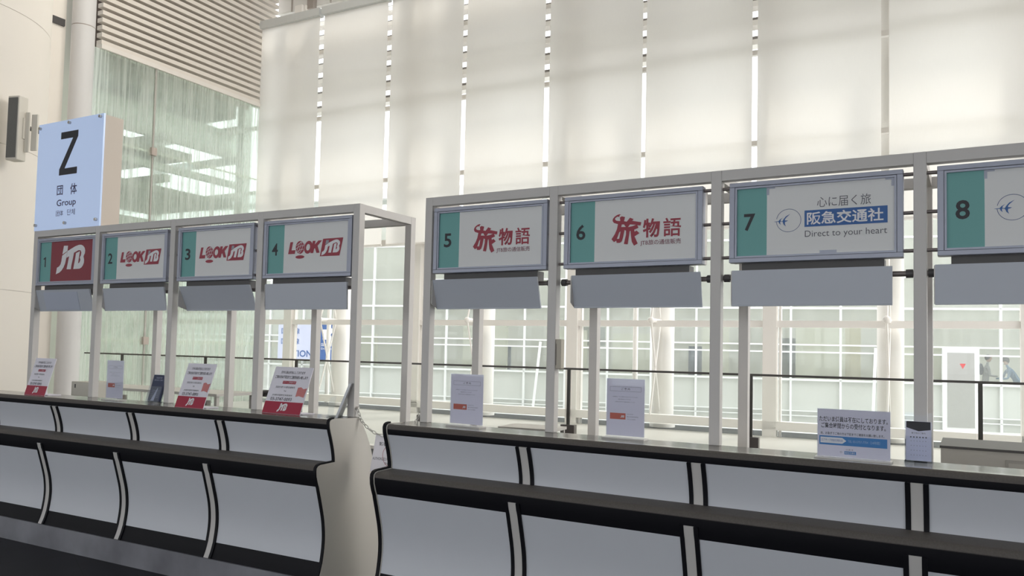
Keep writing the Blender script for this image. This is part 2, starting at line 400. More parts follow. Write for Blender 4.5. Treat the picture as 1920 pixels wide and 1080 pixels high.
MB().box(-.12, .08, -5.15, .14, 0, .10).build('bottom_rail', mat('louvre_cream2', (.78, .74, .69), .6), lv)
for y in (-3.3, -.7): MB().box(-.16, -.12, y, y + .03, .1, 4.9).build('hanger', M_dark, lv)
MB().box(-.60, -.56, -5.1, -2.3, .1, 4.9).build('dark_backing', mat('backing_taupe', (.16, .13, .115), .8), lv)
MB().box(-.75, -.71, -2.3, -.1, .1, 4.9).build('pale_backing', mat('backing_taupe2', (.42, .37, .34), .8), lv)
tw = thing('steel_stair_tower', 'pale steel frame of a stair tower behind the streaked glass', 'steel frame', W, (-14.5, 0, 0))
M_tw = mat('tower_steel', (.62, .63, .58), .6); M_twd = mat('tower_dark', (.36, .36, .33), .7); M_twp = mat('tower_panel', (.66, .70, .63), .6)
for x, y in ((.55, .62), (.55, -4.9), (-3.2, .62), (-3.2, -4.9)): MB().box(x - .14, x + .14, y - .14, y + .14, 0, 13).build('post', M_tw, tw)
for z in (2.6, 4.4, 5.9, 7.0, 7.9):
    MB().box(-3.3, .7, -.06 + .62, .06 + .62, z - .12, z + .1).build('cross_beam', M_tw, tw)
    MB().box(-3.3, .7, -2.2, -2.0, z - .10, z + .08).build('cross_beam', M_tw, tw)
for z in (3.4, 6.3, 7.15): MB().box(-.06, .10, -4.9, .9, z - .09, z + .09).build('long_beam', M_tw, tw)
MB().box(.0, .05, -4.9, .9, 7.25, 7.85).build('guard_panel', M_twp, tw)
MB().box(-3.2, .3, -4.8, .5, 5.55, 5.72).build('landing', M_twd, tw)
MB().box(-3.2, .3, -4.8, -1.0, 6.62, 6.80).build('landing', M_twd, tw)
MB().box(-3.2, .3, -4.8, .5, 8.2, 8.9).build('landing', M_twd, tw)
MB().box(-3.3, -3.2, -4.9, .6, 0, 5.4).build('back_panel', M_twp, tw)

t = thing('round_column', 'huge cream round column at the left edge', 'column', W, (-8.663, -10.338, 0))
for a, b in ((.0, 2.235), (2.243, 4.206), (4.214, 6.075), (6.083, 13.4)): MB().lathe([(1.6, a), (1.6, b)], 96).build('shaft_casing', M_column, t, True)
MB().lathe([(1.592, .01), (1.592, 13.39)], 64).build('seam', mat('seam_grey', (.60, .56, .51), .6), t, True)
t = thing('slim_column', 'slim white round column at the near end of the streaked glass wall', 'column', W, (-12.294, -5.566, 0))
MB().bar((0, 0, 0), (0, 0, 8.355), .231, 40).build('shaft', M_duct, t, True)
MB().bar((0, 0, 8.375), (0, 0, 13.4), .231, 40).build('shaft', M_duct, t, True)
MB().bar((0, 0, 8.35), (0, 0, 8.38), .226, 40).build('joint', mat('joint_brown', (.35, .30, .27), .6), t, True)
t = thing('wall_slab', 'plain cream wall strip between the huge column and the slim column', 'wall panel', W, (-12.75, -5.75, 0))
MB().box(-.15, .12, -5, 0, 0, 13.35).build('slab', M_column, t)
MB().box(.12, .17, -2.2, -.05, 8.35, 8.50).build('bracket', M_dark, t)

# loudspeaker on the huge column
t = bpy.data.objects.new('column_loudspeaker', None); col.objects.link(t); t.location = (-6.70, 10.58, 3.96); t.rotation_euler = (0, 0, -.232)
t['label'] = 'slim cream loudspeaker bracketed to the huge round column'; t['category'] = 'loudspeaker'
M_spk = mat('speaker_cream', (.74, .70, .62), .5)
MB().box(-.10, .085, -.02, .13, 0, .87).build('cabinet', M_spk, t, bevel=.012)
MB().box(-.085, .065, -.027, -.018, .03, .84).build('grille', mat('speaker_grille', (.16, .16, .15), .8, noise=.3, scale=160), t)
MB().box(.085, .10, .05, .12, .30, .58).build('back_plate', M_spk, t)
MB().box(.10, .16, .08, .10, .12, .66).build('bracket_arm', M_spk, t)
MB().box(.16, .25, .12, .145, .15, .64).build('bracket_arm', M_spk, t)
MB().bar((.0, .12, .5), (-.05, .70, .5), .03).build('bracket_stem', M_dark, t)

# ------------------------------------------------------------------ glass balustrade
bs = thing('glass_balustrade', 'long glass balustrade with a thin dark handrail behind the counters', 'balustrade', RL, (0, 0, 0))
MB().box(-12.2, 8.0, -.025, .025, 1.318, 1.345).build('handrail', mat('rail_brown', (.10, .09, .08), .4), bs)
posts = [-11.1, -8.9, -6.81, -4.29, -1.93, .51, 2.97, 5.43, 7.9]
for i, x in enumerate(posts):
    MB().box(x - .022, x + .022, -.03, .0, .56, 1.32).build('post', mat('post_bronze', (.07, .065, .055), .4), bs)
    MB().box(x - .10, x + .10, -.05, .05, .0, .565).build('clamp', mat('clamp_grey', (.15, .13, .12), .35, .4), bs)
    if i < len(posts) - 1: MB().box(x + .04, posts[i + 1] - .04, -.006, .006, .05, 1.31).build('glass_panel', M_rail_glass, bs)
struct(MB().box(-12.2, 8, -.09, .09, 0, .05).build('trim_1', M_frame), RL)

# ------------------------------------------------------------------ check-in counters
def off(p, d):
    out = []
    for i in range(len(p)):
        a = Vector(p[max(i - 1, 0)]); b = Vector(p[min(i + 1, len(p) - 1)]); t_ = (b - a).normalized()
        n_ = Vector((t_.y, -t_.x))   # outward = towards -v for a downward run
        out.append((p[i][0] + n_.x * d, p[i][1] + n_.y * d))
    return out
def smooth(p, k=4):
    out = []
    for i in range(len(p) - 1):
        p0 = p[max(i - 1, 0)]; p1 = p[i]; p2 = p[i + 1]; p3 = p[min(i + 2, len(p) - 1)]
        for j in range(k):
            t_ = j / k
            out.append(tuple(.5 * (2 * b + (c - a) * t_ + (2 * a - 5 * b + 4 * c - d) * t_ ** 2 + (-a + 3 * b - 3 * c + d) * t_ ** 3) for a, b, c, d in zip(p0, p1, p2, p3)))
    out.append(p[-1]); return out
HC = 1.122
P_up = smooth([(-.238, 1.06), (-.216, 1.0), (-.198, .94), (-.188, .89), (-.186, .857)])
P_nose = [(-.205, 1.122), (-.228, 1.120), (-.241, 1.114), (-.245, 1.104), (-.244, 1.092)]
P_band = [(-.244, 1.094), (-.242, 1.075), (-.237, 1.06)]
P_ledge = [(-.186, .857), (-.318, .853), (-.336, .848), (-.346, .838), (-.348, .822)]
P_lband = [(-.348, .824), (-.345, .79), (-.332, .75), (-.320, .722)]
P_low = smooth([(-.321, .724), (-.290, .62), (-.264, .52), (-.253, .43), (-.255, .35), (-.268, .262)])
P_base = smooth([(-.268, .264), (-.284, .21), (-.303, .165)])
BACK = [(.303, .165), (.300, .34), (.266, .479), (.211, .756), (.157, .915), (.114, 1.0), (.065, 1.08), (.045, 1.108), (.02, 1.1185)]
def shell(p, th): return p + off(p, -th)[::-1]
def counter(row, label, u0, u1, divs, ends):
    t = thing('check_in_counter', label, 'counter', row, (0, 0, 0), 'curved check-in counters')
    full = P_nose + P_band[1:] + P_up[1:] + P_ledge[1:] + P_lband[1:] + P_low[1:] + P_base[1:]
    core = off(full, -.022)
    core = [c for c in core if True]
    MB().ext([(-.19, 1.09), (-.205, 1.05), (-.165, .95), (-.15, .83), (-.30, .82), (-.29, .74), (-.235, .55), (-.225, .40), (-.24, .25), (-.27, .165), (.28, .165), (.24, .479), (.19, .756), (.09, 1.0), (.03, 1.09)], u0 + .03, u1 - .03).build('carcass', M_end, t)
    MB().ext([(-.227, 1.122), (-.227, 1.093), (.03, 1.093), (.05, 1.112), (.03, 1.122)], u0 + .004, u1 - .004).build('countertop', M_top, t)
    MB().ext([(-.2265, 1.1222), (-.236, 1.1185), (-.242, 1.112), (-.245, 1.104), (-.244, 1.093), (-.2265, 1.093)], u0 + .004, u1 - .004).build('counter_edge', M_ledge, t)
    MB().ext(shell(P_band, .03), u0 + .005, u1 - .005).build('nose_band', M_black, t)
    MB().ext(P_ledge + [(-.330, .822), (-.186, .835)], u0 + .005, u1 - .005).build('ledge', M_ledge, t)
    MB().ext(shell(P_lband, .03), u0 + .005, u1 - .005).build('ledge_band', M_black, t)
    MB().ext(shell(P_base, .02), u0 + .005, u1 - .005).build('base_band', M_black, t)
    MB().box(u0 + .024, u1 - .024, -.315, -.30, 0, .165).build('kick_plate', M_steel, t)
    MB().box(u0 + .03, u1 - .03, -.30, .28, 0, .165).build('plinth', M_dark, t)
    cuts = [u0] + divs + [u1]
    for a, b in zip(cuts, cuts[1:]):
        aa = a + (.02 if a in divs else .012); bb = b - (.02 if b in divs else .012)
        MB().ext(shell(P_up, .015), aa, bb).build('upper_panel', M_panel, t)
        MB().ext(shell(P_low, .015), aa, bb).build('lower_panel', M_panel, t)
    lowall = P_lband[2:] + P_low[1:] + P_base[1:]
    lowall = [(v, z) for v, z in lowall if z < .79]
    for d in divs:
        for prof in (P_up, [(-.341, .785)] + lowall):
            po = off(prof, .006)
            MB().ext(po + off(prof, -.012)[::-1], d - .024, d + .024).build('divider_strip', M_strip, t)
            po = off(prof, .009)
            for s_ in (-1, 1):
                MB().ext(po + off(prof, -.012)[::-1], d + s_ * .034 - .0105, d + s_ * .034 + .0105).build('divider_edge', M_black, t)
    for e, sgn in ends:
        th = .022
        a, b = (e - th, e) if sgn > 0 else (e, e + th)
        MB().ext(off(full, .004) + [(-.304, 0), (.31, 0)] + BACK, a, b).build('end_panel', M_end, t)
        a, b = (e - .020, e - .002) if sgn > 0 else (e - .004, e + .016)
        MB().ext(off(full, .013) + off(full, -.008)[::-1], a, b).build('edge_trim', M_black, t)
    return t
counter(RA, 'far curved white counter with black bands and a cream end panel', -1.4, 3.575, [-.02 - .05, .785, 1.693, 2.610], [(3.575, 1)])
counter(RB, 'near curved white counter with black bands running off the right edge', -.075, 4.6, [.858, 1.795, 2.727, 3.65], [(-.075, -1)])

# ------------------------------------------------------------------ sign frames
PW = .053; HT = 2.503; DB = .570
def frame(row, label, us):
    t = thing('sign_frame', label, 'frame', row, (0, 0, 0), 'steel post frames over the counters')
    for u in us:
        MB().box(u, u + PW, 0, PW, HC, HT).build('front_post', M_post, t, bevel=.002)
        MB().box(u, u + PW, DB, DB + PW, 0, HT).build('rear_post', M_post, t, bevel=.002)
        MB().box(u + .002, u + PW - .002, PW, DB, HT - PW, HT - .001).build('cross_beam', M_post, t)
    for a, b in zip(us, us[1:]):
        MB().box(a + PW + .0006, b - .0006, .0004, PW - .0004, HT - PW, HT - .0006).build('front_beam', M_post, t)
        MB().box(a + PW, b, DB + .001, DB + PW - .001, HT - PW, HT - .001).build('rear_beam', M_post, t)
    return t
frame(RA, 'far white square steel frame holding the signs left of the gap', [0, .838, 1.739, 2.645, 3.499])
fB = frame(RB, 'near white square steel frame holding the signs right of the gap', [0, .863, 1.785, 2.703, 3.62, 4.5])

# ------------------------------------------------------------------ logos (coordinates on the board, metres from its centre)
J1 = [(-.0395, .1295), (.017, .128), (.0125, .0842), (-.0553, .057)]
J2 = [(-.0572, .0471), (.0103, .0787), (.001, .0267), (-.0115, -.0192), (-.0304, -.0517), (-.0553, -.0775), (-.0864, -.095), (-.1328, -.1071), (-.1214, -.053), (-.0907, -.0416), (-.0732, -.0239), (-.0645, .0024)]
TB = [(.0126, .0825), (.0645, .1019), (.1161, .1195), (.1627, .129), (.1941, .1283), (.2209, .1183), (.2404, .1012), (.2488, .0797), (.2464, .057), (.2302, .0316), (.239, .0053), (.2394, -.0208), (.2282, -.0432), (.2087, -.0605), (.1833, -.0695), (.1019, -.0698), (.1194, .0094), (.1285, .0616), (.1799, .0759), (.1706, .0272), (.1631, -.0248), (.1794, -.0188), (.1907, .0037), (.1823, .0252), (.1955, .0427), (.199, .0654), (.1872, .0828), (.1609, .0849), (.1018, .0659), (.0919, .0235), (.0753, -.0352), (.0685, -.0705), (.0113, -.0688), (.0256, -.0138), (.0375, .0386), (.0036, .0273)]
def jtb(mb, y, sx=1, sz=1, ox=0, oz=0, skip_top=False):
    for p in ((J2, TB) if skip_top else (J1, J2, TB)): mb.flat([(x * sx + ox, z * sz + oz) for x, z in p], y)
    return mb
ARM = [(-.0587, .0844), (-.0677, .0869), (-.0817, .0831), (-.0956, .0746), (-.1045, .0638), (-.1063, .0526), (-.099, .0418), (-.0829, .0361), (-.0700, .0327), (-.070, .0500), (-.0852, .0532), (-.0923, .0611), (-.0904, .0676), (-.0795, .0745), (-.0675, .0727), (-.0666, .0802)]
HEAD = [(-.0644, .0688), (-.0535, .0747), (-.0345, .0697), (-.0401, .0466), (-.0611, .0460)]
BODY = [(-.0751, .0507), (-.0491, .0491), (-.0242, .0438), (-.0058, .0641), (.015, .0553), (.0063, .0466), (.0582, .0359), (.0546, .0186), (.0351, .0216), (.0431, .0072), (.0188, -.0016), (.021, -.0129), (.0326, -.007), (.0484, -.0218), (.0214, -.038), (.0395, -.0769), (.0192, -.088), (.0061, -.066), (.0013, -.0379), (-.0017, -.0061), (-.0066, -.0095), (-.0173, -.0788), (-.0391, -.0759), (-.028, -.027), (-.0274, -.0046), (-.0364, -.0004), (-.0437, -.0374), (-.0513, -.0613), (-.0631, -.0683), (-.0811, -.0674), (-.0830, -.0560), (-.0963, -.0629), (-.1106, -.0471), (-.092, -.0199), (-.0804, .0058), (-.0748, .0318)]
HOLES = [[(-.0528, .0305), (-.0389, .0297), (-.0348, .022), (-.0287, .016), (-.0556, .0166)], [(-.0052, .0277), (.0282, .0238), (.0087, .0175), (-.0168, .0138)], [(-.0800, -.0470), (-.0665, -.0465), (-.0590, -.006), (-.067, -.012)]]
BIRD = [(-.1773, -.0043), (-.1563, -.0026), (-.1486, .0056), (-.1354, .0142), (-.1451, .0039), (-.1458, -.003), (-.1367, -.0036), (-.1326, .0046), (-.1216, .0184), (-.1009, .0301), (-.1188, .0139), (-.125, .0056), (-.1256, -.0009), (-.1187, -.0013), (-.1104, -.0019), (-.1187, -.0064), (-.1249, -.0068), (-.1262, -.0175), (-.1206, -.0302), (-.1311, -.0201), (-.1367, -.006), (-.1472, -.0054), (-.1478, -.0119), (-.145, -.0208), (-.1527, -.013), (-.1548, -.0056), (-.1716, -.0058)]

CZ = 2.232
def sign(row, num, c, kind, label, hood_tilt, hood_label, gap_l, gap_r, hood_dx=0, sticker=False):
    t = thing('counter_sign', label, 'sign', row, (c, 0, CZ), 'numbered signs hanging in the frames')
    H, V = .392, .200
    mb = MB()
    for a in (rect(-H, H, V - .022, V), rect(-H, H, -V, -V + .022), rect(-H, -H + .026, -V + .022, V - .022), rect(H - .026, H, -V + .022, V - .022)):
        mb.box(a[0][0], a[1][0], .0, .05, a[0][1], a[2][1])
    mb.build('outer_frame', M_signframe, t, bevel=.002)
    mb = MB(); h, v = H - .0275, V - .0235
    for a in (rect(-h, h, v - .009, v), rect(-h, h, -v, -v + .009), rect(-h, -h + .009, -v + .009, v - .009), rect(h - .009, h, -v + .009, v - .009)):
        mb.box(a[0][0], a[1][0], .003, .045, a[0][1], a[2][1])
    mb.build('inner_frame', M_signframe, t)
    MB().box(-H + .004, H - .004, .046, .10, -V + .004, V - .004).build('light_box', M_post, t)
    h -= .009; v -= .009; yf = .014; split = -.2115
    MB().box(-h - .001, split, yf, .045, -v - .001, v + .001).build('number_panel', M_teal, t)
    MB().box(split, h + .001, yf, .045, -v - .001, v + .001).build('face_panel', M_redface if kind == 'red' else M_face, t, label='dark red face panel' if kind == 'red' else None)
    y = yf - .0012
    if num == '1': MB().flat([(-.281, .0425), (-.291, .0425), (-.314, .031), (-.314, .018), (-.296, .026), (-.296, -.042), (-.281, -.042)], y).build('number', M_num, t)
    else: text_bm(num, -.322, -.267, -.042, .043, y, bold=.018).build('number', M_num, t)
    if kind == 'red':
        jtb(MB(), y).build('logo', M_white, t)
    elif kind == 'look':
        mb = MB(); mb.flat([(-.170, -.036), (-.153, .045), (-.128, .0455), (-.141, -.012), (-.104, -.011), (-.109, -.0365)], y)
        N = 32; o1 = ell(.010, .004, .037, .0435, N); i1 = ell(.008, .004, .017, .022, N)
        mb.flat([(x + .12 * z, z) for x, z in o1], y, [[(x + .12 * z, z) for x, z in i1]])
        mb.flat([(.031, -.037), (.049, .045), (.073, .0455), (.068, .020), (.098, .046), (.130, .046), (.092, .010), (.112, -.037), (.084, -.037), (.070, -.004), (.062, -.010), (.056, -.037)], y - .0003)
        mb.flat(ell(-.0625, .006, .040, .045), y)
        mb.flat(ell(-.062, -.0592, .040, .0115), y)
        mb.build('lettering', M_red, t)
        MB().flat([(.1148, -.0612), (.1387, .0554), (.3115, .0572), (.284, -.0618)], y).build('logo_block', M_red, t)
        g = MB()
        for k in (-.6, 0, .6):
            pts = [(-.0625 + .040 * math.sin(k * .9) * math.cos(a) + .018 * math.sin(a), .006 + .045 * math.sin(a)) for a in [math.pi * (j / 12 - .5) for j in range(13)]]
            for p, q in zip(pts, pts[1:]):
                dx, dz = q[0] - p[0], q[1] - p[1]; L = math.hypot(dx, dz); nx, nz = -dz / L * .0013, dx / L * .0013
                g.flat([(p[0] - nx, p[1] - nz), (q[0] - nx, q[1] - nz), (q[0] + nx, q[1] + nz), (p[0] + nx, p[1] + nz)], y - .0006)
        for k in (-.55, 0, .5):
            w_ = .038 * math.sqrt(1 - k * k); pts = [(-.0625 + w_ * math.cos(a), .006 + .045 * k + .010 * math.cos(a) + .008 * math.sin(a) ** 2) for a in [math.pi * j / 10 for j in range(11)]]
            for p, q in zip(pts, pts[1:]):
                dx, dz = q[0] - p[0], q[1] - p[1]; L = math.hypot(dx, dz); nx, nz = -dz / L * .0013, dx / L * .0013
                g.flat([(p[0] - nx, p[1] - nz), (q[0] - nx, q[1] - nz), (q[0] + nx, q[1] + nz), (p[0] + nx, p[1] + nz)], y - .0006)
        ring(g, -.0625, .006, .041, .046, .0015, y - .0006)
        g.build('globe_lines', M_white, t)
        jtb(MB(), y - .0008, .416, .43, .183, -.010, True).build('logo', M_white, t)
        MB().flat([(x * .416 + .183, z * .43 - .010) for x, z in J1], y - .0008).build('logo_dot', M_lgrey, t)
    elif kind == 'tabi':
        mb = MB(); mb.flat(ARM, y); mb.flat(HEAD, y - .0003); mb.flat(BODY, y - .0006, HOLES)
        text_bm('物', .067, .162, -.048, .053, y, bold=.026, into=mb); text_bm('語', .180, .2755, -.048, .051, y, bold=.016, into=mb)
        mb.build('logo', M_red, t)
        text_bm('JTB旅の通信販売', .054, .276, -.0915, -.060, y, bold=.008).build('lettering', mat('print_plum', (.22, .06, .09), .5), t)
    else:
        mb = MB(); mb.flat(BIRD, y - .0005); mb.build('bird_emblem', M_blue, t)
        ring(MB(), -.1085, -.0015, .058, .0565, .0022, y, -176, 170).build('emblem_ring', mat('print_navy', (.06, .10, .24), .5), t)
        MB().flat(rect(-.035, .327, -.0375, .0415), y).build('name_block', M_blue, t)
        text_bm('阪急交通社', -.024, .310, -.029, .033, y - .0008, bold=.018).build('name_lettering', M_white, t)
        text_bm('心に届く旅', .0219, .257, .053, .103, y, bold=-.004).build('slogan', M_grey, t)
        text_bm('Direct to your heart', -.033, .325, -.096, -.056, y, bold=-.004).build('tagline', M_grey, t)
        mb = MB()
        for x in (-.213, ): mb.box(x, x + .04, y - .001, y, .160, .172); mb.box(x, x + .012, y - .001, y, .130, .160)
        if num == '7': mb.box(.318, .354, y - .001, y, .160, .172); mb.box(.343, .354, y - .001, y, .130, .160)
        mb.build('corner_bracket', M_signframe, t)
        MB().box(.034, .109, y - .001, y, -.168, -.153).build('maker_plate', M_signframe, t)
    for z in (.179, .003, -.170):
        MB().bar((-H - gap_l, .03, z), (-H, .03, z), .0085).build('support_bar', M_rod, t)
        MB().bar((H, .03, z), (H + gap_r, .03, z), .0085).build('support_bar', M_rod, t)
    MB().box(-.34, .31, .05, .13, -.276, -.201).build('lower_housing', M_dark, t)
    # grey hood below, on its own rod
    w_ = .362
    h_ = thing('tilting_hood', hood_label, 'hood', row, (c + hood_dx, 0, 1.815), 'grey hoods hung below the signs')
    dz = .178; T = hood_tilt
    prof = [(0, dz), (T, 0), (T + .012, 0), (.014, dz)]
    MB().ext(prof, -w_, w_).build('front_plate', M_flap, h_)
    MB().ext([(T, 0), (T - .004, 0), (T - .004, .006), (T, .008)], -w_, w_).build('lower_lip', M_flap, h_)
    MB().ext([(-.001, dz - .004), (T + .002, .004), (.0, .03)], -w_ - .004, -w_).build('side_plate', M_post, h_)
    zz = .146
    MB().bar((-H - gap_l - hood_dx, .055 + T * .3, zz), (H + gap_r - hood_dx, .055 + T * .3, zz), .013).build('rod', M_rod, h_)
    for a in (-H - gap_l - hood_dx + .004, H + gap_r - hood_dx - .034): MB().bar((a, .055 + T * .3, zz), (a + .03, .055 + T * .3, zz), .02).build('collar', M_dark, h_)
    if sticker:
        MB().box(-.26, .20, -.003, -.0005, .012, .165).tf(Matrix.Rotation(math.atan2(T, dz), 4, 'X')).tf(Matrix.Translation((0, T, 0))).build('glass_insert', mat('pale_insert', (.50, .54, .64), .3), h_)
    return t
def gaps(c, a, b): return c - .392 - (a + PW), b - (c + .392)
A_ = [0, .838, 1.739, 2.645, 3.499]; B_ = [0, .863, 1.785, 2.703, 3.62]
for (num, row, us, i, c, kind, lab, tilt, hl, dx, st) in (
    ('1', RA, A_, 0, .4455, 'red', 'sign numbered 1 with a white logo on dark red', .046, 'grey hood below sign 1 with a paler inset', -.02, True),
    ('2', RA, A_, 1, 1.315, 'look', 'sign numbered 2, leftmost of the three signs with a red globe logo', .03, 'plain grey hood below sign 2', .01, False),
    ('3', RA, A_, 2, 2.218, 'look', 'sign numbered 3, middle one of the three signs with a red globe logo', .085, 'steeply tilted grey hood below sign 3', .0, False),
    ('4', RA, A_, 3, 3.098, 'look', 'sign numbered 4, rightmost of the three red globe logo signs, beside the open frame end', .01, 'nearly upright grey hood below sign 4', .0, False),
    ('5', RB, B_, 0, .458, 'tabi', 'sign numbered 5 with red Japanese lettering, just right of the gap between counters', .058, 'grey hood tilted outwards below sign 5', -.03, False),
    ('6', RB, B_, 1, 1.350, 'tabi', 'sign numbered 6 with red Japanese lettering, directly left of the blue bird sign', .045, 'grey hood below sign 6, slightly tilted', .02, False),
    ('7', RB, B_, 2, 2.270, 'bird', 'sign numbered 7 with a blue bird emblem and blue name block', .004, 'upright grey hood below sign 7', -.015, False),
    ('8', RB, B_, 3, 3.190, 'bird', 'sign numbered 8 cut by the right edge, with a blue bird emblem', .002, 'upright grey hood below sign 8 at the right edge', -.04, False)):
    gl, gr = gaps(c, us[i], us[i + 1])
    sign(row, num, c, kind, lab, tilt, hl, gl, gr, dx, st)

# ------------------------------------------------------------------ Z light box on top of the frame
t = thing('light_box_sign', 'tall pale blue light box sign reading Z Group on top of the left frame', 'sign', RA, (0, 0, HT))
MB().box(.004, .878, .012, .175, .003, .915).build('box', M_zside, t)
MB().box(0, .883, -.004, .010, 0, .922).build('face_glass', mat('lit_pale_blue', (.45, .55, .72), .12, emit=(.50, .62, .90), estr=.42), t)
y = -.0055
def Z(x, z): return x, z - HT
mb = MB(); mb.flat([(x, z - HT) for x, z in ((.322, 3.325), (.556, 3.325), (.556, 3.272), (.391, 3.013), (.560, 3.015), (.560, 2.958), (.317, 2.958), (.317, 3.010), (.487, 3.266), (.322, 3.266))], y); mb.build('letter', M_num, t)
mb = text_bm('団', .300, .382, 2.790 - HT, 2.872 - HT, y, bold=.012); text_bm('体', .482, .572, 2.785 - HT, 2.878 - HT, y, bold=.012, into=mb)
text_bm('Group', .305, .566, 2.680 - HT, 2.752 - HT, y, bold=.012, into=mb); text_bm('团体', .302, .400, 2.612 - HT, 2.660 - HT, y, into=mb); text_bm('단체', .455, .560, 2.612 - HT, 2.664 - HT, y, into=mb)
mb.build('lettering', mat('print_indigo', (.05, .04, .12), .5), t)
for x, z in ((.027, .886), (.438, .893), (.845, .897), (.03, .046), (.438, .046), (.847, .052)):
    MB().bar((x, -.004, z), (x, -.022, z), .013, 14).build('stud', M_chrome, t)

# ------------------------------------------------------------------ things on the counters
def leaning_board(row, label, c, v, wd, hgt, lean, rot=0, skew=0):
    t = thing('leaning_notice_board', label, 'notice board', row, (c, v, HC), 'red and white notice boards on the far counter', rot)
    ang = -math.asin(lean / hgt); R_ = Matrix.Rotation(ang, 4, 'X') @ Matrix.Translation((0, 0, 0))
    h = wd / 2
    def P(mb, n, m): return mb.tf(R_).build(n, m, t)
    P(MB().box(-h, h, 0, .006, 0, hgt), 'board', M_board)
    P(MB().box(-h + .0005, h - .0005, -.0012, 0, 0.0005, hgt * .25), 'red_band', M_boardred)
    y = -.0022; k = hgt / .32; q = wd / .33
    jtb(MB(), y, .21 * q, .25 * k, -.012, .037 * k).tf(R_).build('logo', M_white, t)
    mb = text_bm('只今係員は不在にしております', -.10 * q, .11 * q, .272 * k, .292 * k, y, bold=.01)
    text_bm('ご用の方は下記までご連絡お願い致します', -.14 * q, .145 * q, .238 * k, .260 * k, y, bold=.015, into=mb)
    text_bm('羽田空港での緊急連絡先', -.11 * q, .06 * q, .172 * k, .186 * k, y, into=mb)
    text_bm('Tel', -.03 * q, -.01 * q, .148 * k, .158 * k, y, into=mb)
    text_bm('JTB東京国際空港事務所', -.12 * q, .055 * q, .116 * k, .130 * k, y, into=mb)
    text_bm('03-3747-0093', -.125 * q, .06 * q, .086 * k, .108 * k, y, bold=.006, into=mb)
    P(mb, 'lettering', M_grey)
    P(MB().flat(rect(-.06 * q, .055 * q, .202 * k, .222 * k), y), 'red_tag', M_boardred)
    P(text_bm('ツアーご参加の方', -.055 * q, .05 * q, .206 * k, .218 * k, y - .0008), 'tag_lettering', M_white)
    if c > 1: P(MB().flat([(.085 * q, .118 * k), (.112 * q, .124 * k), (.155 * q, .115 * k), (.163 * q, .178 * k), (.135 * q, .172 * k), (.112 * q, .184 * k), (.085 * q, .180 * k)], y), 'pink_flag', M_pink)
    MB().box(-h * .2, h * 1.0, .03, .14, 0, .004).build('foot', M_board, t)
    MB().ext([(.006, .0), (.12, 0), (lean * .8 + .006, hgt * .75)], -.02, -.016).build('stay', M_board, t)
    return t
leaning_board(RA, 'leftmost red and white notice board with a telephone number, beside the huge column', .36, -.145, .275, .31, .085)
leaning_board(RA, 'middle red and white notice board with a telephone number, below sign 3', 2.245, -.190, .275, .325, .11, .04)
leaning_board(RA, 'rightmost and largest red and white notice board with a telephone number, below sign 4', 3.038, -.118, .335, .325, .115)

def upright_notice(row, label, c, v, wd, hgt, rot=0, base_w=None):
    t = thing('notice_stand', label, 'notice stand', row, (c, v, HC), 'portrait notices in acrylic stands', rot)
    h = wd / 2
    MB().box(-h, h, .002, .0035, .014, hgt - .003).build('paper', M_paper, t)
    MB().box(-h - .003, h + .003, -.002, .001, .004, hgt).build('acrylic_sheet', M_acr, t)
    MB().box(-h - (base_w or .003), h + (base_w or .003), -.035, .035, 0, .006).build('foot', mat('acrylic_foot', (.62, .60, .57), .2), t)
    y = .0012; k = hgt / .31; q = wd / .205
    mb = MB()
    for a in (rect(-.085 * q, .085 * q, .2655 * k, .2665 * k), rect(-.085 * q, .085 * q, .2425 * k, .2435 * k), rect(-.085 * q, -.084 * q, .2435 * k, .2655 * k), rect(.084 * q, .085 * q, .2435 * k, .2655 * k)): mb.flat(a, y)
    text_bm('ご 案 内', -.022 * q, .024 * q, .249 * k, .261 * k, y, bold=.015, into=mb)
    text_bm('お客様各位 いつもご利用いただきありがとうございます', -.070 * q, .066 * q, .212 * k, .217 * k, y, into=mb)
    text_bm('係員は席を外しております', -.040 * q, .030 * q, .199 * k, .204 * k, y, into=mb)
    text_bm('ご用の方は下記までご連絡をお願いいたします', -.056 * q, .052 * q, .186 * k, .191 * k, y, into=mb)
    text_bm('お問い合わせ先', .010 * q, .044 * q, .124 * k, .129 * k, y, into=mb)
    text_bm('電話 受付時間 営業時間', .010 * q, .070 * q, .111 * k, .116 * k, y, into=mb)
    text_bm('平日 土日祝日', .010 * q, .055 * q, .098 * k, .103 * k, y, into=mb)
    mb.build('lettering', mat('print_mid_grey', (.17, .16, .20), .5), t)
    MB().flat(rect(-.083 * q, .002 * q, .098 * k, .130 * k), y).build('orange_block', M_orange, t)
    jtb(MB(), y - .0006, .055, .06, -.018 * q, .112 * k).build('logo', M_white, t)
    return t
upright_notice(RA, 'white portrait notice standing on the far counter below sign 2', 1.262, -.070, .198, .306)
upright_notice(RB, 'white portrait notice with orange block, nearest the gap on the near counter', .366, -.045, .235, .307, rot=-.06)
upright_notice(RB, 'white portrait notice with orange block, between two posts mid near counter', 1.345, -.018, .212, .316, base_w=.012)

